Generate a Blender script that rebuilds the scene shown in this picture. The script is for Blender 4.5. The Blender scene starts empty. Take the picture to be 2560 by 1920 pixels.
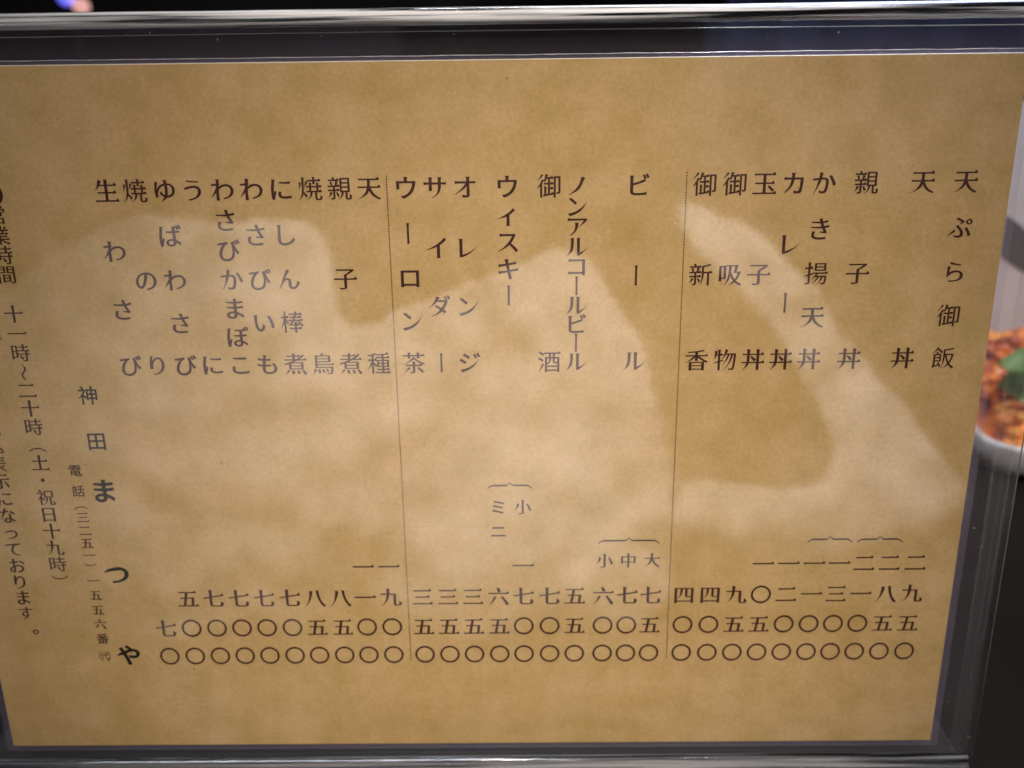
import bpy, bmesh, math, random
import numpy as np
from mathutils import Vector, Matrix, noise, geometry
random.seed(7)
sc = bpy.context.scene
col = sc.collection
D = bpy.data

# ------------------------------------------------------------------ camera
ZC = 0.226                       # lens height above the table (metres)
cd = D.cameras.new('camera'); cam = D.objects.new('camera', cd); col.objects.link(cam)
fw = Vector((-0.0091725, 0.94848987, -0.31667465)); rt = Vector((0.99991076, 0.00562407, -0.0121175)); up = Vector((0.00971233, 0.31675754, 0.94845682))
m3 = Matrix((rt, up, -fw)).transposed()
cam.matrix_world = Matrix.Translation((0, -0.2687, ZC)) @ m3.to_4x4()
cd.sensor_width = 36; cd.lens = 2487.46 / 2560 * 36
cd.clip_start = 0.01; cd.clip_end = 50
cd.dof.use_dof = True; cd.dof.focus_distance = 0.270; cd.dof.aperture_fstop = 11
sc.camera = cam

# ------------------------------------------------------------------ world, lamps, exposure
W = D.worlds.new('World'); sc.world = W; W.use_nodes = True
W.node_tree.nodes['Background'].inputs[0].default_value = (0.9, 0.85, 1.0, 1)
W.node_tree.nodes['Background'].inputs[1].default_value = 0.02
sc.view_settings.view_transform = 'Standard'; sc.view_settings.look = 'None'
sc.view_settings.exposure = 0; sc.view_settings.gamma = 1
def aim(o, loc, tgt):
    o.location = loc
    o.rotation_euler = (Vector(tgt) - Vector(loc)).to_track_quat('-Z', 'Y').to_euler()
def area(name, loc, tgt, sx, sy, power, color):
    l = D.lights.new(name, 'AREA'); l.shape = 'RECTANGLE'; l.size = sx; l.size_y = sy; l.energy = power; l.color = color
    o = D.objects.new(name, l); col.objects.link(o); aim(o, loc, tgt); return o
def spot(name, loc, tgt, power, color, ang, blend=0.5, size=0.05):
    l = D.lights.new(name, 'SPOT'); l.energy = power; l.color = color; l.spot_size = math.radians(ang); l.spot_blend = blend; l.shadow_soft_size = size
    o = D.objects.new(name, l); col.objects.link(o); aim(o, loc, tgt); return o
area('ceiling_lamp', (0.05, -0.62, 0.90), (0, 0, 0.12), 0.35, 0.25, 3.3, (1, 0.89, 0.78))
spot('counter_lamp', (0.06, -0.62, 0.80), (0.0, 0, 0.068), 40, (1, 0.88, 0.75), 21, 1.0, 0.06)
spot('cloth_spot', (0.0, -0.12, 0.95), (0.10, -0.5, -0.10), 222, (1, 0.88, 0.84), 56, 0.8)  # added spot that lights the unseen cloth for its reflection
area('back_ceiling_lamp', (0.12, 0.5, 0.85), (0.1, 0.0, 0.2), 0.5, 0.12, 5.5, (0.86, 0.92, 1.0))
area('side_lamp', (0.95, 0.05, 0.75), (0.33, 0.33, 0.03), 0.3, 0.2, 6.5, (1.0, 0.97, 0.95))
spot('blue_rim_spot', (0.20, 0.20, 0.72), (0.095, 0.0, 0.236), 30, (0.10, 0.35, 1.0), 11, 0.6, 0.01)  # added narrow spot for blue glints on the top rim
spot('white_rim_spot', (0.16, 0.42, 0.62), (0.09, 0.0, 0.237), 80, (0.9, 0.95, 1.0), 13, 0.9, 0.02)  # added narrow spot to whiten the right half of the top rim
area('room_lamp', (0.1, -1.1, 1.6), (0.0, -2.1, 0.3), 0.6, 0.6, 13, (0.8, 0.82, 1.0))

# ------------------------------------------------------------------ helpers
def tag(o, label=None, cat=None, group=None, kind=None):
    if label: o['label'] = label
    if cat: o['category'] = cat
    if group: o['group'] = group
    if kind: o['kind'] = kind
    return o
def empty(name, loc=(0, 0, 0)):
    o = D.objects.new(name, None); o.empty_display_size = 0.02; o.location = loc; col.objects.link(o); return o
def link(name, me, mat=None, parent=None, smooth=False):
    if mat and not me.materials: me.materials.append(mat)
    if smooth:
        me.polygons.foreach_set('use_smooth', [True] * len(me.polygons))
    o = D.objects.new(name, me); col.objects.link(o)
    if parent:
        o.parent = parent; o.matrix_parent_inverse = Matrix.Translation(-parent.location)
    return o
def from_bm(name, bm, mat=None, parent=None, smooth=False):
    me = D.meshes.new(name); bm.to_mesh(me); bm.free(); return link(name, me, mat, parent, smooth)
def add_box(bm, x0, x1, y0, y1, z0, z1, bev=0, seg=2):
    r = bmesh.ops.create_cube(bm, size=1)
    vs = r['verts']
    for v in vs:
        v.co = Vector(((x0 + x1) / 2 + v.co.x * (x1 - x0), (y0 + y1) / 2 + v.co.y * (y1 - y0), (z0 + z1) / 2 + v.co.z * (z1 - z0)))
    if bev:
        es = list({e for v in vs for e in v.link_edges})
        bmesh.ops.bevel(bm, geom=es, offset=bev, segments=seg, affect='EDGES', profile=0.5)
def box(name, b, mat, parent=None, bev=0, seg=2, smooth=False):
    bm = bmesh.new(); add_box(bm, *b, bev=bev, seg=seg); return from_bm(name, bm, mat, parent, smooth)
def prism_x(name, prof, x0, x1, mat, parent=None, smooth=False, nseg=1):
    """profile of (y, z) points extruded along x"""
    bm = bmesh.new(); rings = []
    for k in range(nseg + 1):
        x = x0 + (x1 - x0) * k / nseg
        rings.append([bm.verts.new((x, y, z)) for y, z in prof])
    n = len(prof)
    for a, b in zip(rings, rings[1:]):
        for i in range(n): bm.faces.new((a[i], a[(i + 1) % n], b[(i + 1) % n], b[i]))
    bm.faces.new(rings[0][::-1]); bm.faces.new(rings[-1])
    bmesh.ops.recalc_face_normals(bm, faces=bm.faces)
    return from_bm(name, bm, mat, parent, smooth)
def tube(name, pts, r, mat, parent=None, n=6):
    bm = bmesh.new(); rings = []
    for k, p in enumerate(pts):
        p = Vector(p); a = Vector(pts[max(0, k - 1)]); b = Vector(pts[min(len(pts) - 1, k + 1)]); t = (b - a).normalized()
        s = t.orthogonal().normalized() if abs(t.y) > .9 else t.cross(Vector((0, 1, 0))).normalized(); q = t.cross(s)
        rr = r[k] if isinstance(r, (list, tuple)) else r
        rings.append([bm.verts.new(p + (s * math.cos(2 * math.pi * i / n) + q * math.sin(2 * math.pi * i / n)) * rr) for i in range(n)])
    for a, b in zip(rings, rings[1:]):
        for i in range(n): bm.faces.new((a[i], a[(i + 1) % n], b[(i + 1) % n], b[i]))
    bm.faces.new(rings[0][::-1]); bm.faces.new(rings[-1])
    return from_bm(name, bm, mat, parent, True)

# ------------------------------------------------------------------ materials
def pmat(name, color, rough=0.6, spec=0.5, **kw):
    m = D.materials.new(name); m.use_nodes = True; b = m.node_tree.nodes['Principled BSDF']
    b.inputs['Base Color'].default_value = (*color, 1); b.inputs['Roughness'].default_value = rough
    b.inputs['Specular IOR Level'].default_value = spec
    for k, v in kw.items(): b.inputs[k.replace('_', ' ')].default_value = v
    return m
def N(m, t, **kw):
    n = m.node_tree.nodes.new(t)
    for k, v in kw.items(): setattr(n, k, v)
    return n
def noise_ramp(m, scale, stops, detail=4, rough=0.55, coord=None, mapscale=(1, 1, 1)):
    nt = m.node_tree; tc = N(m, 'ShaderNodeTexCoord'); mp = N(m, 'ShaderNodeMapping'); mp.inputs['Scale'].default_value = mapscale
    nt.links.new(tc.outputs['Object'], mp.inputs[0])
    no = N(m, 'ShaderNodeTexNoise'); no.inputs['Scale'].default_value = scale; no.inputs['Detail'].default_value = detail; no.inputs['Roughness'].default_value = rough
    nt.links.new(mp.outputs[0], no.inputs['Vector'])
    r = N(m, 'ShaderNodeValToRGB'); el = r.color_ramp.elements
    while len(el) < len(stops): el.new(0.5)
    for e, (p, c) in zip(el, stops): e.position = p; e.color = (*c, 1)
    nt.links.new(no.outputs['Fac'], r.inputs[0]); return no, r
def mottled(name, scale, stops, rough=0.6, spec=0.4, bump=0, bscale=400, **kw):
    m = pmat(name, stops[0][1], rough, spec, **kw); no, r = noise_ramp(m, scale, stops)
    b = m.node_tree.nodes['Principled BSDF']; m.node_tree.links.new(r.outputs[0], b.inputs['Base Color'])
    if bump:
        n2 = N(m, 'ShaderNodeTexNoise'); n2.inputs['Scale'].default_value = bscale; n2.inputs['Detail'].default_value = 6
        bp = N(m, 'ShaderNodeBump'); bp.inputs['Strength'].default_value = bump; bp.inputs['Distance'].default_value = 0.001
        tc = N(m, 'ShaderNodeTexCoord'); m.node_tree.links.new(tc.outputs['Object'], n2.inputs['Vector'])
        m.node_tree.links.new(n2.outputs['Fac'], bp.inputs['Height']); m.node_tree.links.new(bp.outputs[0], b.inputs['Normal'])
    return m
def sheet_acrylic(name, milk=0.0, milkcol=(0.4, 0.38, 0.5), rough=0.02, f0=0.045, tint=(1, 1, 1), fres=1.0):
    """thin clear sheet: see-through plus a Schlick mirror reflection on each face, optional milkiness"""
    m = D.materials.new(name); m.use_nodes = True; nt = m.node_tree; nt.nodes.clear()
    out = N(m, 'ShaderNodeOutputMaterial'); tr = N(m, 'ShaderNodeBsdfTransparent'); tr.inputs[0].default_value = (*tint, 1)
    gl = N(m, 'ShaderNodeBsdfGlossy'); gl.inputs['Roughness'].default_value = rough; gl.inputs[0].default_value = (1, 1, 1, 1)
    lw = N(m, 'ShaderNodeLayerWeight'); lw.inputs['Blend'].default_value = 0.5
    pw = N(m, 'ShaderNodeMath', operation='POWER'); pw.inputs[1].default_value = 5
    ma = N(m, 'ShaderNodeMath', operation='MULTIPLY_ADD'); ma.inputs[1].default_value = (1 - f0) * fres; ma.inputs[2].default_value = f0
    nt.links.new(lw.outputs['Facing'], pw.inputs[0]); nt.links.new(pw.outputs[0], ma.inputs[0])
    mx = N(m, 'ShaderNodeMixShader'); nt.links.new(ma.outputs[0], mx.inputs[0])
    base = tr
    if milk:
        df = N(m, 'ShaderNodeBsdfDiffuse'); df.inputs[0].default_value = (*milkcol, 1)
        m2 = N(m, 'ShaderNodeMixShader'); m2.inputs[0].default_value = milk
        nt.links.new(tr.outputs[0], m2.inputs[1]); nt.links.new(df.outputs[0], m2.inputs[2]); base = m2
    nt.links.new(base.outputs[0], mx.inputs[1]); nt.links.new(gl.outputs[0], mx.inputs[2]); nt.links.new(mx.outputs[0], out.inputs[0])
    return m
def solid_acrylic(name, rough=0.03, color=(0.93, 0.94, 0.97), frost=0.4):
    m = D.materials.new(name); m.use_nodes = True; nt = m.node_tree; nt.nodes.clear()
    out = N(m, 'ShaderNodeOutputMaterial'); g = N(m, 'ShaderNodeBsdfGlass'); g.inputs['Roughness'].default_value = rough
    g.inputs['IOR'].default_value = 1.49; g.inputs[0].default_value = (*color, 1)
    tc = N(m, 'ShaderNodeTexCoord'); mp = N(m, 'ShaderNodeMapping'); mp.inputs['Scale'].default_value = (14, 500, 900)
    no = N(m, 'ShaderNodeTexNoise'); no.inputs['Scale'].default_value = 1.0; no.inputs['Detail'].default_value = 5
    bu = N(m, 'ShaderNodeBump'); bu.inputs['Strength'].default_value = 0.35; bu.inputs['Distance'].default_value = 0.0004
    nt.links.new(tc.outputs['Object'], mp.inputs[0]); nt.links.new(mp.outputs[0], no.inputs['Vector']); nt.links.new(no.outputs['Fac'], bu.inputs['Height'])
    nt.links.new(bu.outputs[0], g.inputs['Normal'])
    df = N(m, 'ShaderNodeBsdfDiffuse'); df.inputs[0].default_value = (0.85, 0.86, 0.88, 1); nt.links.new(bu.outputs[0], df.inputs['Normal'])
    mr = N(m, 'ShaderNodeMapRange'); mr.inputs['From Min'].default_value = 0.42; mr.inputs['From Max'].default_value = 0.62; mr.inputs['To Max'].default_value = frost
    nt.links.new(no.outputs['Fac'], mr.inputs['Value']); mx = N(m, 'ShaderNodeMixShader'); nt.links.new(mr.outputs[0], mx.inputs[0])
    nt.links.new(g.outputs[0], mx.inputs[1]); nt.links.new(df.outputs[0], mx.inputs[2]); nt.links.new(mx.outputs[0], out.inputs[0])
    return m

M_pane = sheet_acrylic('clear_acrylic', rough=0.05)
M_back = sheet_acrylic('hazed_acrylic_back', rough=0.02, milk=0.035, milkcol=(0.42, 0.38, 0.42))  # milk tint puts a greyish haze of reflected light into the sheet colour
M_film = sheet_acrylic('laminate_film', milk=0.07, milkcol=(0.46, 0.38, 0.58), rough=0.15, f0=0.03, fres=0.4)
M_edge = sheet_acrylic('frosted_acrylic_edge', milk=0.02, milkcol=(0.5, 0.5, 0.55), rough=0.12)
M_bend = solid_acrylic('solid_acrylic_bend', 0.06, frost=0.25)
M_rim = solid_acrylic('solid_acrylic_rim', 0.05, frost=0.95)
M_outer = pmat('outer_cut_edge', (0.16, 0.17, 0.165), 0.35)
M_hair = pmat('cut_edge', (0.62, 0.60, 0.60), 0.3)
M_lacquer = mottled('black_lacquer', 9, [(0.3, (0.006, 0.005, 0.005)), (0.7, (0.010, 0.008, 0.007))], 0.45, 0.04)
M_ink = pmat('brown_black_ink', (0.050, 0.014, 0.010), 0.75, 0.2)
M_ink2 = pmat('black_ink', (0.006, 0.005, 0.004), 0.7, 0.2)

# washi-like printed paper: cloudy tan with finer speckle and faint fibres
M_paper = pmat('mottled_tan_paper', (0.5, 0.33, 0.15), 0.72, 0.25)
nt = M_paper.node_tree; pb = nt.nodes['Principled BSDF']
_, r1 = noise_ramp(M_paper, 26, [(0.30, (0.485, 0.328, 0.134)), (0.5, (0.515, 0.358, 0.154)), (0.72, (0.54, 0.384, 0.184))], 3.5, 0.55)
_, r2 = noise_ramp(M_paper, 75, [(0.34, (0.88, 0.86, 0.72)), (0.62, (1.06, 1.035, 1.09))], 5, 0.65)
_, r3 = noise_ramp(M_paper, 900, [(0.3, (0.89, 0.885, 0.87)), (0.7, (1.09, 1.09, 1.10))], 3, 0.7)
mul = N(M_paper, 'ShaderNodeMix', data_type='RGBA', blend_type='MULTIPLY'); mul.inputs[0].default_value = 1
mul2 = N(M_paper, 'ShaderNodeMix', data_type='RGBA', blend_type='MULTIPLY'); mul2.inputs[0].default_value = 1
nt.links.new(r1.outputs[0], mul.inputs[6]); nt.links.new(r2.outputs[0], mul.inputs[7])
nt.links.new(mul.outputs[2], mul2.inputs[6]); nt.links.new(r3.outputs[0], mul2.inputs[7]); nt.links.new(mul2.outputs[2], pb.inputs['Base Color'])
n3 = N(M_paper, 'ShaderNodeTexNoise'); n3.inputs['Scale'].default_value = 600; n3.inputs['Detail'].default_value = 5
tc3 = N(M_paper, 'ShaderNodeTexCoord'); bu3 = N(M_paper, 'ShaderNodeBump'); bu3.inputs['Strength'].default_value = 0.15; bu3.inputs['Distance'].default_value = 0.0003
nt.links.new(tc3.outputs['Object'], n3.inputs['Vector']); nt.links.new(n3.outputs['Fac'], bu3.inputs['Height']); nt.links.new(bu3.outputs[0], pb.inputs['Normal'])

# ------------------------------------------------------------------ setting
tag(box('table_top', (-0.9, 0.9, -0.085, 0.75, -0.03, 0.0), M_lacquer, bev=0.003), 'black lacquered table top under the menu stand', kind='structure')
M_wallb = mottled('dark_wall', 3, [(0.3, (0.012, 0.010, 0.010)), (0.7, (0.02, 0.017, 0.018))], 0.8)
M_navy = mottled('navy_wall', 5, [(0.3, (0.020, 0.024, 0.075)), (0.7, (0.035, 0.038, 0.10))], 0.7)
tag(box('wall', (-3, 3, 1.9, 2.0, -0.75, 2.4), M_wallb), 'dark wall behind the table', kind='structure')
tag(box('floor', (-3, 3, -2.6, 2.0, -0.80, -0.75), M_wallb), 'dark floor', kind='structure')
# panelled wall on the near side of the room, mirrored faintly in the clear acrylic
M_g1 = mottled('mauve_wall', 2.5, [(0.3, (0.16, 0.12, 0.135)), (0.7, (0.24, 0.19, 0.22))], 0.8)
M_g2 = mottled('umber_wall', 2.5, [(0.3, (0.03, 0.026, 0.025)), (0.7, (0.05, 0.042, 0.04))], 0.8)
M_g3 = mottled('slate_wall', 2.5, [(0.3, (0.16, 0.20, 0.36)), (0.7, (0.24, 0.28, 0.46))], 0.8)
rw = empty('panelled_wall', (0, -2.3, -0.75)); tag(rw, 'panelled wall behind the photographer', kind='structure')
box('wall_panel', (-2.2, -0.285, -2.3, -2.26, -0.75, 2.2), M_g1, rw)
box('wall_panel', (-0.285, 0.45, -2.31, -2.27, -0.75, 2.2), M_g2, rw)
box('wall_panel', (0.45, 2.2, -2.3, -2.26, -0.75, 2.2), M_g3, rw)

# things far behind the stand, seen over its top edge
cur = empty('hanging_curtain', (0.75, 1.25, 0.9))
bm = bmesh.new(); nx = 60; vs = []
for i in range(nx + 1):
    x = 0.30 + 0.95 * i / nx; y = 1.25 + 0.018 * math.sin(i * 0.9) + 0.006 * math.sin(i * 2.3)
    vs.append((bm.verts.new((x, y, 0.02)), bm.verts.new((x, y, 0.9)), bm.verts.new((x, y + .004, 0.9)), bm.verts.new((x, y + .004, 0.02))))
for a, b in zip(vs, vs[1:]):
    for k in range(4): bm.faces.new((a[k], b[k], b[(k + 1) % 4], a[(k + 1) % 4]))
bm.faces.new(vs[0]); bm.faces.new(vs[-1][::-1]); bmesh.ops.recalc_face_normals(bm, faces=bm.faces)
from_bm('cloth', bm, M_navy, cur, True)
tube('rod', [(0.25, 1.252, 0.905), (1.3, 1.252, 0.905)], 0.008, M_wallb, cur, 10)
tag(cur, 'navy curtain hanging in the dark behind the top right of the stand', 'curtain')
M_neonb = D.materials.new('blue_glow'); M_neonb.use_nodes = True
b = M_neonb.node_tree.nodes['Principled BSDF']; b.inputs['Emission Color'].default_value = (0.10, 0.12, 1, 1); b.inputs['Emission Strength'].default_value = 1.2
M_neonp = D.materials.new('pink_glow'); M_neonp.use_nodes = True
b = M_neonp.node_tree.nodes['Principled BSDF']; b.inputs['Emission Color'].default_value = (1, 0.45, 0.38, 1); b.inputs['Emission Strength'].default_value = 0.7
lamp = empty('far_lamp', (-0.70, 1.4, 0.30))
for nme, x, z, mm in (('blue_bulb', -0.708, 0.316, M_neonb), ('pink_bulb', -0.686, 0.302, M_neonp)):
    bm = bmesh.new(); bmesh.ops.create_uvsphere(bm, u_segments=16, v_segments=10, radius=0.013, matrix=Matrix.Translation((x, 1.4, z))); from_bm(nme, bm, mm, lamp, True)
tube('stem', [(-0.70, 1.41, -0.0), (-0.70, 1.41, 0.29)], 0.006, M_wallb, lamp, 8)
tag(lamp, 'small blue and pink lamp glowing far behind the top left of the stand', 'lamp')
box('side_shelf', (-1.2, -0.3, 1.3, 1.6, -0.04, 0.0), M_lacquer)
tag(D.objects['side_shelf'], 'dark shelf carrying the small blue and pink lamp', 'shelf')

# ------------------------------------------------------------------ unseen pale cloth on a bench, added and cut to shape the reflection in the acrylic
P_A = [(-432.8, -183.2), (-409.8, -177.8), (-385.4, -163.2), (-364.0, -143.3), (-329.3, -127.5), (-295.6, -116.5), (-281.1, -114.8), (-265.9, -121.8), (-228.3, -120.8), (-207.2, -123.1), (-185.7, -122.7), (-163.9, -125.8), (-150.6, -138.8), (-148.9, -165.8), (-151.9, -188.0), (-143.4, -208.6), (-127.0, -211.8), (-100.4, -196.1), (-68.1, -185.6), (-48.5, -175.4), (-29.1, -169.3), (-3.7, -161.9), (21.9, -150.5), (34.4, -148.1), (51.0, -157.3), (60.2, -170.3), (73.2, -188.6), (86.4, -207.2), (96.0, -222.9), (101.5, -245.5), (111.0, -284.1), (119.5, -308.6), (123.3, -350.4), (126.9, -402.3), (130.8, -503.0), (28.2, -516.5), (-95.9, -520.2), (-261.2, -514.0), (-363.5, -503.6), (-440.6, -493.4), (-486.6, -474.2)]
P_B = [(118.9, -113.4), (141.2, -115.4), (154.0, -123.6), (173.2, -130.6), (188.8, -140.8), (199.7, -153.5), (219.9, -169.4), (233.9, -186.2), (248.4, -206.3), (256.6, -223.9), (270.6, -236.0), (285.1, -251.3), (300.3, -268.0), (325.8, -300.4), (354.6, -333.7), (376.3, -364.7), (363.3, -371.9), (346.2, -391.2), (331.1, -430.9), (323.6, -471.8), (192.2, -503.5), (126.7, -503.0), (124.8, -389.1), (132.6, -350.5), (159.5, -345.6), (198.5, -351.9), (229.9, -357.3), (252.7, -352.5), (263.1, -330.7), (256.2, -305.8), (242.8, -281.4), (232.0, -265.3), (221.9, -245.6), (208.4, -224.1), (192.4, -204.9), (173.0, -185.9), (150.2, -165.4), (133.1, -147.0), (123.5, -130.7)]
def rounded(P, k=2):
    for _ in range(k):
        Q = []
        for a, b in zip(P, P[1:] + P[:1]): Q += [(a[0] * .75 + b[0] * .25, a[1] * .75 + b[1] * .25), (a[0] * .25 + b[0] * .75, a[1] * .25 + b[1] * .75)]
        P = Q
    return P
P_A = rounded(P_A); P_B = rounded(P_B)
def inside(px, py, P):
    c = np.zeros(px.shape, bool); n = len(P)
    for i in range(n):
        x0, y0 = P[i]; x1, y1 = P[(i + 1) % n]
        if y0 == y1: continue
        t = ((y0 > py) != (y1 > py)) & (px < (x1 - x0) * (py - y0) / (y1 - y0) + x0); c ^= t
    return c
def cloth(name, P, mat, y0, fade=-340, fall=0.0010, step=2.6, fray=3.0):
    xs = np.arange(min(p[0] for p in P) - 12, max(p[0] for p in P) + 12, step); zs = np.arange(min(p[1] for p in P) - 12, max(p[1] for p in P) + 12, step)
    X, Z = np.meshgrid(xs, zs, indexing='ij'); nzx = np.zeros_like(X); nzz = np.zeros_like(X); H = np.zeros_like(X)
    for i in range(X.shape[0]):
        for j in range(X.shape[1]):
            v = Vector((X[i, j] * .05, Z[i, j] * .05, 1.3))
            nzx[i, j] = noise.noise(v) + .9 * noise.noise(v * 3.1); nzz[i, j] = noise.noise(v + Vector((7, 3, 9))) + .9 * noise.noise(v * 3.3 + Vector((2, 1, 5)))
            H[i, j] = 10 * noise.noise(Vector((X[i, j] * .010, Z[i, j] * .006, 4))) + 4.5 * noise.noise(Vector((X[i, j] * .03, Z[i, j] * .022, 8)))
    H = H * 1.25 - fall * np.clip(fade - Z, 0, None) ** 2
    mask = inside(X + nzx * fray, Z + nzz * fray, P)
    bm = bmesh.new(); f = {}; b = {}
    def g(d, i, j, off):
        if (i, j) not in d: d[(i, j)] = bm.verts.new((xs[i] / 1000, y0 + (H[i, j] + off) / 1000, zs[j] / 1000 + ZC))
        return d[(i, j)]
    nx, nz = mask.shape
    for i in range(nx - 1):
        for j in range(nz - 1):
            if mask[i, j]:
                q = [(i, j), (i + 1, j), (i + 1, j + 1), (i, j + 1)]
                bm.faces.new([g(f, *k, 0) for k in q][::-1]); bm.faces.new([g(b, *k, -1) for k in q])
                for (di, dj), (a, c) in (((-1, 0), (3, 0)), ((1, 0), (1, 2)), ((0, -1), (0, 1)), ((0, 1), (2, 3))):
                    ii, jj = i + di, j + dj
                    if ii < 0 or jj < 0 or ii >= nx - 1 or jj >= nz - 1 or not mask[ii, jj]:
                        bm.faces.new((g(f, *q[a], 0), g(f, *q[c], 0), g(b, *q[c], -1), g(b, *q[a], -1)))
    return from_bm(name, bm, mat, None, True)
M_cloth = mottled('pale_cotton', 30, [(0.3, (0.66, 0.64, 0.60)), (0.7, (0.80, 0.79, 0.76))], 0.9, 0.1)
tag(cloth('reflection_cloth', P_A, M_cloth, -0.50), 'unseen broad pale cloth over the bench, added for the reflection across the left of the menu', 'cloth')
tag(cloth('reflection_band_cloth', P_B, M_cloth, -0.505, -365, 0.004), 'unseen narrow pale cloth, added for the slanting band of reflection across the right of the menu', 'cloth')
M_bench = mottled('dark_bench_wood', 6, [(0.3, (0.010, 0.007, 0.006)), (0.7, (0.02, 0.014, 0.010))], 0.6)
be = empty('bench', (0, -0.62, -0.75))
box('backrest', (-0.65, 0.65, -0.555, -0.525, -0.32, 0.13), M_bench, be, bev=0.003)
box('seat', (-0.65, 0.65, -0.95, -0.555, -0.34, -0.30), M_bench, be, bev=0.003)
for x in (-0.6, 0.6):
    for y in (-0.92, -0.59): box('leg', (x - .02, x + .02, y - .02, y + .02, -0.75, -0.34), M_bench, be)
tag(be, 'dark wooden bench with a plain backrest facing the menu', 'bench')

# ------------------------------------------------------------------ acrylic menu stand
XL, XR = -0.182, 0.1435
st = empty('menu_stand', (0, 0, 0)); tag(st, 'clear acrylic menu stand holding the tan menu sheet on the table', 'menu stand')
zt = ZC + 0.0068
box('front_panel', (XL, XR, -0.0028, -0.0006, ZC - 0.2165, zt), M_pane, st)
box('back_panel', (XL, XR, 0.0014, 0.0036, 0.0035, zt), M_back, st)
# rounded top rim joining both panels
prof = []
cy, cz, ry, rz = 0.0004, ZC + 0.0088, 0.0036, 0.0021
for k in range(28):
    a = 2 * math.pi * k / 28; prof.append((cy + ry * math.copysign(abs(math.cos(a)) ** .7, math.cos(a)), cz + rz * math.copysign(abs(math.sin(a)) ** .7, math.sin(a))))
prism_x('top_rim', prof, XL, XR, M_rim, st, True, 1)
# side strips sealing the right and left edge
for a, b in ((0.1374, XR), (XL, XL + 0.006)):
    box('side_strip', (a, b, -0.0004, 0.0012, 0.006, zt - 0.0002), M_edge, st, bev=0.0003)
for x in (0.1374, 0.1405, XR):
    tube('cut_edge', [(x, -0.0030 if x == XR else -0.0005, zt), (x, -0.0030 if x == XR else -0.0005, ZC - 0.216)], 0.00010 if x != XR else 0.00022, M_edge if x != XR else M_outer, st)
# bent foot: the front panel turns forward into the base plate
prof = []; R1, R2 = 0.0042, 0.0064; cy, cz = -0.0006 - R2, ZC - 0.2165
for k in range(13):
    a = -math.pi / 2 * k / 12; prof.append((cy + R2 * math.cos(a), cz + R2 * math.sin(a)))

for k in range(13):
    a = -math.pi / 2 * (1 - k / 12); prof.append((cy + R1 * math.cos(a), cz + R1 * math.sin(a)))
prism_x('bent_foot', prof, XL, XR - 0.001, M_bend, st, True)
box('foot_plate', (XL, XR - 0.001, -0.058, cy - 0.0001, cz - R2, cz - R1), M_pane, st, bev=0.0005)
box('base_plate', (XL, XR, 0.0002, 0.06, 0.0004, 0.0034), M_edge, st, bev=0.0006)
pts = [(XL + (XR - XL) * k / 60, 0.0012, ZC + 0.0049 + 0.00035 * math.sin(k * .05) + random.uniform(-1, 1) * 2e-5) for k in range(61)]
tube('seam_line', pts, 0.00009, M_hair, st)

M_cutp = pmat('pale_edge_highlight', (0.75, 0.68, 0.52), 0.7)

bm = bmesh.new()
for k in range(46):
    x = random.uniform(-0.16, 0.141); z = random.uniform(0.012, 0.229)
    if k < 16: x = random.uniform(0.132, 0.1425)
    elif k < 26: z = random.uniform(0.2255, 0.2318)
    s = random.uniform(0.00005, 0.00013) * (1.8 if k in (0, 5) else 1)
    bmesh.ops.create_icosphere(bm, subdivisions=1, radius=s, matrix=Matrix.Translation((x, -0.00285, z)) @ Matrix.Rotation(random.uniform(0, 3), 4, 'Y') @ Matrix.Diagonal((random.uniform(1, 2.6), .4, 1, 1)))
o = from_bm('dust', bm, M_hair, st); o['kind'] = 'stuff'
# ------------------------------------------------------------------ menu sheet with its print
ms = empty('menu_sheet', (0, 0, ZC - 0.2121)); tag(ms, 'mottled tan menu sheet with vertical Japanese text inside the clear stand', 'menu')
paper = box('paper', (-0.1661, 0.1308, 0.0000, 0.0003, ZC - 0.2121, ZC - 0.0019), M_paper, ms)
box('laminate', (-0.1685, 0.1333, 0.0004, 0.0006, ZC - 0.2143, ZC - 0.0007), M_film, ms)
pts = [(-0.1685 + 0.3018 * k / 150, 0.0002, ZC - 0.0007 + 0.00012 * noise.noise(Vector((k * .22, 0, 0))) + 0.00006 * noise.noise(Vector((k * 1.3, 4, 0)))) for k in range(151)]
tube('laminate_edge', pts, [0.00005 + 0.00004 * random.random() for _ in pts], M_hair, ms)
tube('laminate_edge', [(0.1333, 0.0003, ZC - 0.0007), (0.1333, 0.0003, ZC - 0.2143)], 0.00006, M_edge, ms)

# letter outlines come from the typeface built into Blender and are then reshaped
# (thin horizontals, wedge at the right end of bars, tapered sweeps)
def outline(ch):
    c = D.curves.new('outline', 'FONT'); c.body = ch; c.size = 1
    o = D.objects.new('outline', c); col.objects.link(o)
    bpy.context.view_layer.objects.active = o; o.select_set(True)
    bpy.ops.object.convert(target='CURVE')
    cu = o.data; sp = []
    for k in cu.splines:
        sp.append([[*p.handle_left[:2], *p.co[:2], *p.handle_right[:2]] for p in k.bezier_points])
    D.objects.remove(o); D.curves.remove(cu); return sp
tube('paper_edge_highlight', [(-0.1661 + .2969 * k / 40, 0.0001, ZC - 0.0019) for k in range(41)], 0.00016, M_cutp, ms)  # pale line along the cut top edge, its highlight put into the colour
G = {}
KATA='カレビルノンアコウィスキオジサイダロミニー'
HIRA='ぷらかきにしんわさびいもまぼこうゆばのりつやなってお。す'
SYM='（）・～〇●'
def sub(a,b): return (a[0]-b[0],a[1]-b[1])
def ln(a): return math.hypot(*a)
def un(a):
    l=ln(a) or 1; return (a[0]/l,a[1]/l)
def signed(P): return sum(P[i][0]*P[(i+1)%len(P)][1]-P[(i+1)%len(P)][0]*P[i][1] for i in range(len(P)))/2
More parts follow.
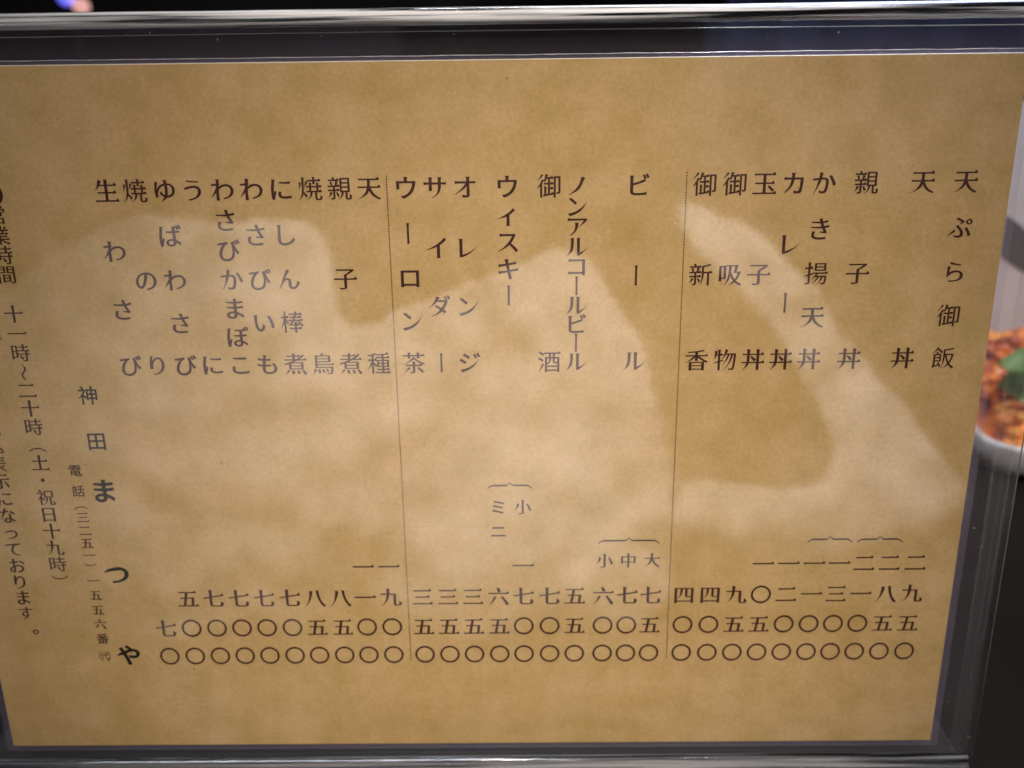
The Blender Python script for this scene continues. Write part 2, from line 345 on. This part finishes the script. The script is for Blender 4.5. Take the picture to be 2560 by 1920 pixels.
def process(ch,bold=None):
    S=[]
    if ch not in G: G[ch] = outline(ch)
    for sp in G[ch]:
        # points: hl,co,hr
        pts=[[(p[0],p[1]),(p[2],p[3]),(p[4],p[5])] for p in sp]
        # drop duplicates
        q=[]
        for p in pts:
            if q and ln(sub(q[-1][1],p[1]))<1e-4: q[-1][2]=p[2]; continue
            q.append(p)
        if len(q)>1 and ln(sub(q[-1][1],q[0][1]))<1e-4: q[0][0]=q[-1][0]; q.pop()
        S.append(q)
    big=max(S,key=lambda q:abs(signed([p[1] for p in q])))
    sgn=1 if signed([p[1] for p in big])>0 else -1   # outer ccw if sgn 1 ; interior on left
    kana=ch in KATA or ch in HIRA
    if ch in SYM:
        ax,ay=(0.0,-0.004) if ch != '〇' else (-.012,-.012)
        if ch in '（）':ax,ay=0.004,0.004
    elif ch in HIRA: ax,ay=-0.022,-0.006
    elif ch in KATA: ax,ay=-0.022,-0.004
    elif sum(map(len,S))>55: ax,ay=-0.009,0.000
    elif sum(map(len,S))>40: ax,ay=-0.014,0.004
    else: ax,ay=-0.021,0.006
    if bold: ax,ay=-bold,-bold*.8
    out=[]
    for q in S:
        n=len(q)
        P=[p[1] for p in q]
        # edge tangent dirs in/out at each vertex
        tin=[];tout=[]
        for i in range(n):
            hl=sub(q[i][1],q[i][0]); 
            if ln(hl)<1e-3: hl=sub(q[i][1],q[i-1][2]); 
            if ln(hl)<1e-3: hl=sub(P[i],P[i-1])
            hr=sub(q[i][2],q[i][1])
            if ln(hr)<1e-3: hr=sub(q[(i+1)%n][0],q[i][1])
            if ln(hr)<1e-3: hr=sub(P[(i+1)%n],P[i])
            tin.append(un(hl));tout.append(un(hr))
        # caps
        caps={}
        if ch not in '〇（）・。●':
          for i in range(n):
            j=(i+1)%n
            e=sub(P[j],P[i]); L=ln(e)
            if not .04<L<.125: continue
            a=tin[i]; b=tout[j]
            if a[0]*b[0]+a[1]*b[1]>-.8: continue
            eu=un(e)
            c1=(a[0]*eu[1]-a[1]*eu[0])*sgn; c2=(eu[0]*b[1]-eu[1]*b[0])*sgn
            if c1<.5 or c2<.5: continue
            d=un((a[0]-b[0],a[1]-b[1]))
            caps[i]=(j,d,L)
        def off(i):
            s=[]
            for t in (tin[i],tout[i]):
                nx,ny=(t[1]*sgn,-t[0]*sgn)  # outward normal
                s.append((nx,ny,ax*nx*nx+ay*ny*ny))
            (ax_,ay_,d1),(bx,by,d2)=s
            det=ax_*by-ay_*bx
            if abs(det)<.25:
                mx,my=un((ax_+bx,ay_+by)); d=(d1+d2)/2
                return (-mx*d,-my*d)
            # solve n1.v=-d1, n2.v=-d2
            x=(-d1*by+d2*ay_)/det; y=(-ax_*d2+bx*d1)/det
            l=math.hypot(x,y)
            if l>.05: x*=.05/l;y*=.05/l
            return (x,y)
        D=[off(i) for i in range(n)]
        # caps shouldn't be shortened
        Q=[[ (h[0]+D[i][0],h[1]+D[i][1]) for h in q[i]] for i in range(n)]
        ins={}
        for i,(j,d,L) in caps.items():
            pi,pj=Q[i][1],Q[j][1]
            mid=((pi[0]+pj[0])/2,(pi[1]+pj[1])/2)
            def shrink(k,ext=0.0):
                for v in (i,j):
                    p=Q[v][1]; nx=(mid[0]+(p[0]-mid[0])*k+d[0]*ext-p[0]); ny=(mid[1]+(p[1]-mid[1])*k+d[1]*ext-p[1])
                    Q[v]=[(h[0]+nx,h[1]+ny) for h in Q[v]]
            ang=math.degrees(math.atan2(d[1],d[0]))
            if -165<ang<-100: shrink(.22,.02)
            elif ch in 'レルンジ' and 15<ang<80: shrink(.15,.02)
            elif kana and ch in HIRA and (ang>165 or ang<-165 or -30<ang<0): shrink(.6,0)
            elif not kana and -70<ang<-20: shrink(1.25,.01)
            elif not kana and abs(ang)<=14 and ch not in SYM:
                T,B=(i,j) if Q[i][1][1]>Q[j][1][1] else (j,i)
                t=Q[T][1];b=Q[B][1]
                h=.075 if ch in '一二三十土大五六七九天丼子生玉' else .045
                back=(t[0]-.125,t[1]-.125*d[1]); apex=(t[0]-.05,t[1]+h); fr=(t[0]+.012,t[1]-.004)
                new=[back,apex,fr]
                # order along contour
                ins[T]=(new if T==i else new[::-1])
            elif not kana and 70<ang<110:
                A,B=(i,j) if Q[i][1][0]<Q[j][1][0] else (j,i)
                Q[A]=[(h_[0]-.008,h_[1]+.016) for h_ in Q[A]]
                Q[B]=[(h_[0]+.014,h_[1]-.008) for h_ in Q[B]]
            elif ch in KATA and (60<ang<125 or abs(ang)>150):
                shrink(1.25,0)
        # sample
        poly=[]
        for i in range(n):
            j=(i+1)%n
            if i in ins: poly+=ins[i]
            else: poly.append(Q[i][1])
            p0,p1,p2,p3=Q[i][1],Q[i][2],Q[j][0],Q[j][1]
            ch_=sub(p3,p0); L=ln(ch_)
            if L<1e-5: continue
            u=un(ch_)
            dev=max(abs((p1[0]-p0[0])*u[1]-(p1[1]-p0[1])*u[0]),abs((p2[0]-p0[0])*u[1]-(p2[1]-p0[1])*u[0]))
            if i in ins or (i in caps) or j in ins: m=1
            else: m=1 if dev<.004 else 2 if dev<.012 else 3 if dev<.03 else 4 if dev<.07 else 7
            if ch=='〇': m=7
            for k in range(1,m):
                t=k/m;s=1-t
                poly.append((s**3*p0[0]+3*s*s*t*p1[0]+3*s*t*t*p2[0]+t**3*p3[0], s**3*p0[1]+3*s*s*t*p1[1]+3*s*t*t*p2[1]+t**3*p3[1]))
        out.append(poly)
    return out
VAR={'M':('ま',.032),'T':('つ',.038),'Y':('や',.036),'J':('神',.010),'D':('田',.016),'E':('電',.006),'W':('話',.008),'B':('番',.014),'Z':('代',.008),'X':('す',.004)}
TRI = {}
def glyph(c):
    """outline filled flat (overlaps allowed); centred on the em box"""
    if c in TRI: return TRI[c]
    L = process(*VAR[c]) if c in VAR else process(c)
    pts = []; edges = []; segs = []
    for p in L:
        b = len(pts); n = len(p)
        for k, (x, y) in enumerate(p):
            pts.append(Vector((x - .5, y - .38))); edges.append((b + k, b + (k + 1) % n))
            x2, y2 = p[(k + 1) % n]; segs.append((x - .5, y - .38, x2 - .5, y2 - .38))
    v, e, f, *_ = geometry.delaunay_2d_cdt(pts, edges, [], 0, 1e-5)
    S = np.array(segs); keep = []
    for t in f:
        cx = sum(v[i][0] for i in t) / 3; cy = sum(v[i][1] for i in t) / 3
        isl = (S[:, 2] - S[:, 0]) * (cy - S[:, 1]) - (cx - S[:, 0]) * (S[:, 3] - S[:, 1])
        w = np.sum((S[:, 1] <= cy) & (S[:, 3] > cy) & (isl > 0)) - np.sum((S[:, 1] > cy) & (S[:, 3] <= cy) & (isl < 0))
        if w != 0: keep.append(tuple(t))
    TRI[c] = ([(a[0], a[1]) for a in v], keep); return TRI[c]
YP = -0.00006
MESHES = {}
def text(name, items, mat=M_ink, label=None, parent=paper):
    # one object for each printed character
    for it in items:
        c, x, z, em = it[:4]; sx = it[4] if len(it) > 4 else 1; rot = it[5] if len(it) > 5 else 0
        key = (c, sx, rot, mat.name)
        if key not in MESHES:
            vs, fs = glyph(c)
            V = [((d if rot else a) * sx / 1000, 0, (-a if rot else d) / 1000) for a, d in vs]
            me = D.meshes.new(name); me.from_pydata(V, [], fs); me.update()
            if me.polygons and sum(f.normal.y for f in me.polygons) > 0: me.flip_normals()
            me.materials.append(mat); MESHES[key] = me
        o = D.objects.new(name, MESHES[key]); col.objects.link(o); o.parent = parent
        o.location = (x / 1000, YP, ZC + z / 1000); o.scale = (em, em, em)
        if label: o['label'] = label
EM = 6.7; ZA, ZB = -34.1, -83.15
ROT = {'ー', '（', '）'}
def one(c, x, z, em, sx=1):
    if c == 'ー': return (c, x, z, em, 0.9, 1)
    if c in '（）': return (c, x, z, em, 1, 1)
    if c == '～': return (c, x, z, em, 1, 1)
    return (c, x, z, em, sx)
def spread(s, x, z0=ZA, z1=ZB, em=EM):
    n = len(s); return [one(c, x, z0 + (z1 - z0) * i / (n - 1), em) for i, c in enumerate(s)]
for s, x in (('天ぷら御飯', 118.8), ('天丼', 107.4), ('親子丼', 92.4), ('かき揚天丼', 81.1), ('カレー丼', 73.2), ('玉子丼', 65.4), ('御吸物', 57.5), ('御新香', 49.5),
             ('ビール', 31.8), ('御酒', 8.0), ('オレンジ', -14.5), ('サイダー', -22.5), ('ウーロン茶', -30.3),
             ('天種', -40.2), ('親子煮', -48.1), ('焼鳥', -56.0), ('にしん棒煮', -63.8), ('わさびいも', -71.7), ('わさびかまぼこ', -79.5), ('うに', -87.4), ('ゆばわさび', -95.1), ('焼のり', -103.1), ('生わさび', -110.7)):
    text('printed_character', spread(s, x))
text('printed_character', spread('ノンアルコールビール', 15.5, ZA, ZB, 6.3))
text('printed_character', spread('ウィスキー', -3.2, ZA, -63.9))
ZP = (-147.8, -158.3, -168.7, -178.7)
for s, x in (('二九五〇', 118.6), ('二八五〇', 110.8), ('二一〇〇', 103.1), ('一三〇〇', 95.6), ('一一〇〇', 88.1), ('一二〇〇', 80.4), ('一〇五〇', 72.7), ('　九五〇', 65.0), ('　四〇〇', 57.2), ('　四〇〇', 49.2),
             ('　七五〇', 39.0), ('　七〇〇', 31.8), ('　六〇〇', 24.5), ('　五五〇', 15.8), ('　七〇〇', 8.1), ('一七〇〇', 0.1), ('　六五〇', -7.5), ('　三五〇', -15.4), ('　三五〇', -23.1), ('　三五〇', -30.9),
             ('一九〇〇', -40.7), ('一一〇〇', -48.5), ('　八五〇', -56.1), ('　八五〇', -64.0), ('　七〇〇', -71.7), ('　七〇〇', -79.6), ('　七〇〇', -87.4), ('　七〇〇', -95.2), ('　五〇〇', -103.1), ('　　七〇', -111.1)):
    text('price_numeral', [(c, x, z, EM) for c, z in zip(s, ZP) if c != '　'])
for c, x in (('大', 39.0), ('中', 31.9), ('小', 24.7)): text('size_character', [(c, x, -146.3, 5.2)])
text('size_character', [('小', 0.1, -128.2, 5.2)]); text('size_character', [('ミ', -7.1, -128.2, 5.2), ('ニ', -7.2, -136.2, 5.2)])
text('shop_name_character', [('J', -124.1, -91.9, 6.0), ('D', -123.7, -106.0, 6.0), ('M', -123.9, -121.8, 8.2), ('T', -123.8, -149.6, 8.2), ('Y', -123.9, -178.2, 7.8)], M_ink2)
hz = [('●', -34.5), ('営', -40.1), ('業', -45.7), ('時', -51.1), ('間', -56.5), ('十', -67.7), ('一', -73.4), ('時', -79.0), ('～', -84.7), ('二', -90.2), ('十', -95.7), ('時', -101.4),
      ('（', -106.8), ('土', -112.7), ('・', -118.2), ('祝', -123.8), ('日', -129.3), ('十', -134.9), ('九', -140.5), ('時', -146.0), ('）', -152.3)]
text('opening_hours_character', [one(c, -141.4, z, 5.5 if c != '●' else 8.5) for c, z in hz])
nzs = [('税', -101.6), ('込', -107.2), ('表', -112.9), ('示', -118.4), ('に', -124.0), ('な', -129.6), ('っ', -135.2), ('て', -140.8), ('お', -146.4), ('り', -152.0), ('ま', -157.4), ('X', -162.9)]
text('tax_note_character', [one(c, -153.9, z, 5.5) for c, z in nzs] + [('。', -150.2, -168.0, 5.5)])
text('closing_day_character', [one(c, -148.3, z, 5.0) for c, z in (('日', -67.4), ('曜', -73.0))])
tz = [('E', -115.2, 4), ('W', -121.8, 4), ('（', -125.95, 4.2), ('三', -130.4, 3.9), ('二', -134.8, 3.9), ('五', -139.0, 3.9), ('一', -143.1, 3.9), ('）', -147.6, 4.2), ('一', -151.8, 3.9), ('五', -156.8, 3.9), ('五', -162.0, 3.9), ('六', -167.0, 3.9), ('B', -172.2, 3.9)]
text('telephone_numeral', [one(c, -131.4, z, e) for c, z, e in tz] + [('（', -134.1, -178.5, 3.8), ('Z', -131.6, -178.5, 3.2, .8), ('）', -129.1, -178.5, 3.8)])
def brace(x0, x1, z):
    n = 48; top = []; bot = []; xm = (x0 + x1) / 2
    for k in range(n + 1):
        t = k / n; x = x0 + (x1 - x0) * t; e = min(t, 1 - t) * (x1 - x0)
        zz = z - 1.1 * max(0, 1 - e / 1.9) ** 2 + 0.95 * max(0, 1 - abs(x - xm) / 1.1) ** 1.6
        w = 0.16 + 0.10 * math.sin(math.pi * min(1, e / (0.5 * (x1 - x0)))) ** .7
        top.append((x, zz + w)); bot.append((x, zz - w))
    V = [(x / 1000, YP, ZC + q / 1000) for x, q in top + bot]
    F = [(k, k + n + 1, k + n + 2, k + 1) for k in range(n)]
    me = D.meshes.new('brace'); me.from_pydata(V, [], F); o = link('brace', me, M_ink); o.parent = paper
for a in ((85.4, 98.9, -139.7), (100.3, 113.9, -139.8), (22.6, 41.1, -139.6), (-10.3, 3.0, -121.2)): brace(*a)
for x in (-35.4, 44.6):
    V = []; F = []; z = -31.0
    while z > -181:
        b = len(V); rr = .215 + random.uniform(-.02, .02)
        V += [((x + rr * math.cos(a * math.pi / 4)) / 1000, YP, ZC + (z + rr * math.sin(a * math.pi / 4)) / 1000) for a in range(8)]
        F.append(tuple(range(b, b + 8))); z -= .74
    me = D.meshes.new('dotted_line'); me.from_pydata(V, [], F); o = link('dotted_line', me, M_ink); o.parent = paper; o['kind'] = 'stuff'
# tiny dark flecks in the sheet
V = []; F = []
for (x, z, rr) in ((-121, -15.5, .22), (-25.6, -63, .2), (-3, -6.5, .22), (104, -30, .15), (-88, -113, .32), (-104, -183.5, .3), (54, -20, .13), (-139, -24, .15), (20, -190, .15), (93, -99, .15), (-1.5, -67.7, .16)):
    b = len(V); V += [((x + rr * math.cos(a * math.pi / 3) * random.uniform(.6, 1.2)) / 1000, YP, ZC + (z + rr * math.sin(a * math.pi / 3) * random.uniform(.6, 1.2)) / 1000) for a in range(6)]
    F.append(tuple(range(b, b + 6)))
me = D.meshes.new('fleck'); me.from_pydata(V, [], F); o = link('fleck', me, M_ink); o.parent = paper; o['kind'] = 'stuff'

# ------------------------------------------------------------------ dish, food, card behind the right edge
M_white = pmat('white_glaze', (0.78, 0.77, 0.76), 0.2)
dish = empty('serving_dish', (0.333, 0.302, 0)); tag(dish, 'white rounded square dish half hidden behind the right edge of the menu stand', 'dish')
def rrect(hx, hy, r, n=6):
    P = []
    for sx, sy, a0 in ((1, 1, 0), (-1, 1, 90), (-1, -1, 180), (1, -1, 270)):
        for k in range(n + 1):
            a = math.radians(a0 + 90 * k / n); P.append((sx * (hx - r) + r * math.cos(a), sy * (hy - r) + r * math.sin(a)))
    return P
bm = bmesh.new(); rings = []
for hx, z, r in ((0.064, 0.001, .018), (0.069, 0.003, .022), (0.0705, 0.010, .022), (0.0705, 0.017, .022), (0.070, 0.0185, .022), (0.067, 0.0185, .02), (0.063, 0.007, .018), (0.05, 0.005, .015)):
    rings.append([bm.verts.new((x, y, z)) for x, y in rrect(hx, hx + .006, r)])
for a, b in zip(rings, rings[1:]):
    for i in range(len(a)): bm.faces.new((a[i], a[(i + 1) % len(a)], b[(i + 1) % len(a)], b[i]))
bm.faces.new(rings[0][::-1]); bm.faces.new(rings[-1])
bmesh.ops.recalc_face_normals(bm, faces=bm.faces)
o = from_bm('bowl', bm, M_white, None, True); o.parent = dish
dish.rotation_euler.z = math.radians(-6)
# heaped food: many small curds and grains as one mass
M_food = D.materials.new('orange_brown_food'); M_food.use_nodes = True; bb = M_food.node_tree.nodes['Principled BSDF']; bb.inputs['Roughness'].default_value = 0.35
_, r = noise_ramp(M_food, 60, [(0.30, (0.26, 0.035, 0.012)), (0.43, (0.60, 0.11, 0.02)), (0.56, (0.88, 0.24, 0.02)), (0.70, (0.92, 0.42, 0.04))], 3)
M_food.node_tree.links.new(r.outputs[0], bb.inputs['Base Color'])
fo = empty('fried_rice', (0.333, 0.302, 0.006)); fo.rotation_euler.z = dish.rotation_euler.z; tag(fo, 'heap of orange and brown food in the white dish', 'food')
bm = bmesh.new(); nn = 34
def hz_(x, y):
    r = max(abs(x), abs(y)) / 0.061
    return 0.006 + 0.040 * (1 - min(1, r) ** 7) * min(1, .3 + .7 * (y + .06) / .07) + 0.004 * noise.noise(Vector((x * 70, y * 70, 0))) + .002 * noise.noise(Vector((x * 200, y * 200, 3)))
G_ = [[bm.verts.new((-.061 + .122 * i / nn, -.066 + .132 * j / nn, hz_(-.061 + .122 * i / nn, -.066 + .132 * j / nn))) for j in range(nn + 1)] for i in range(nn + 1)]
for i in range(nn):
    for j in range(nn): bm.faces.new((G_[i][j], G_[i + 1][j], G_[i + 1][j + 1], G_[i][j + 1]))
o = from_bm('heap', bm, M_food, None, True); o.parent = fo
bm = bmesh.new()
for k in range(420):
    x = random.uniform(-.056, .056); y = random.uniform(-.06, .06); s = random.uniform(.0018, .0048)
    mt = Matrix.Translation((x, y, hz_(x, y) + s * .3)) @ Matrix.Rotation(random.uniform(0, 3), 4, 'Z') @ Matrix.Rotation(random.uniform(-.6, .6), 4, 'X') @ Matrix.Diagonal((s * 1.7, s, s * .8, 1))
    bmesh.ops.create_icosphere(bm, subdivisions=2, radius=1, matrix=mt)
o = from_bm('morsel', bm, M_food, None, True); o.parent = fo; o['kind'] = 'stuff'
M_leaf = mottled('green_leaf', 90, [(0.3, (0.08, 0.17, 0.03)), (0.7, (0.15, 0.28, 0.05))], 0.45)
bm = bmesh.new(); n = 14; rows = []
for i in range(n + 1):
    t = i / n; w = 0.017 * math.sin(math.pi * min(1, t * .93 + .07)) ** .7; row = []
    for j in range(9):
        s = (j - 4) / 4; row.append(((t - .5) * .044, s * w * (1 + .06 * math.sin(i * 2.4)), .006 * (1 - s * s) + .004 * math.sin(t * 5) - .0035 * abs(s) ** .5))
    rows.append(row)
def lay_(rows, off): return [[bm.verts.new((a, b, c + off)) for a, b, c in r] for r in rows]
A_, B_ = lay_(rows, 0), lay_(rows, -.0006)
for i in range(n):
    for j in range(8):
        bm.faces.new((A_[i][j], A_[i + 1][j], A_[i + 1][j + 1], A_[i][j + 1])); bm.faces.new((B_[i][j], B_[i][j + 1], B_[i + 1][j + 1], B_[i + 1][j]))
    for j in (0, 8): bm.faces.new((A_[i][j], A_[i + 1][j], B_[i + 1][j], B_[i][j]))
leaf = from_bm('shiso_leaf', bm, M_leaf, None, True)
leaf.location = (0.286, 0.256, 0.052); leaf.rotation_euler = (math.radians(62), 0.15, 0.1)
tag(leaf, 'green leaf standing up on the orange food', 'leaf')
M_card = mottled('pale_grey_card', 12, [(0.3, (0.62, 0.64, 0.70)), (0.7, (0.78, 0.79, 0.84))], 0.5)
cardo = empty('upright_card', (0.36, 0.40, 0)); tag(cardo, 'pale grey upright card with a dark curved band standing behind the dish', 'card')
box('board', (0.20, 0.56, 0.40, 0.403, 0.0005, 0.192), M_card, cardo)
M_band = pmat('charcoal_print', (0.10, 0.11, 0.12), 0.6)
V = []; F = []; n = 40
for k in range(n + 1):
    t = k / n; x = 0.325 + 0.11 * t; z = ZC - 0.121 - 0.10 * t + 0.004 * math.sin(t * 7); w = 0.010 + 0.004 * math.sin(t * 9 + 1)
    V += [(x, 0.3994, z + w), (x, 0.3994, z - w)]
F = [(2 * k, 2 * k + 1, 2 * k + 3, 2 * k + 2) for k in range(n)]
me = D.meshes.new('printed_band'); me.from_pydata(V, [], F); link('printed_band', me, M_band, cardo)

# ------------------------------------------------------------------ render
sc.render.engine = 'CYCLES'
sc.cycles.max_bounces = 14; sc.cycles.transparent_max_bounces = 24; sc.cycles.transmission_bounces = 10; sc.cycles.glossy_bounces = 6
sc.cycles.caustics_reflective = False; sc.cycles.caustics_refractive = False
sc.cycles.use_denoising = True
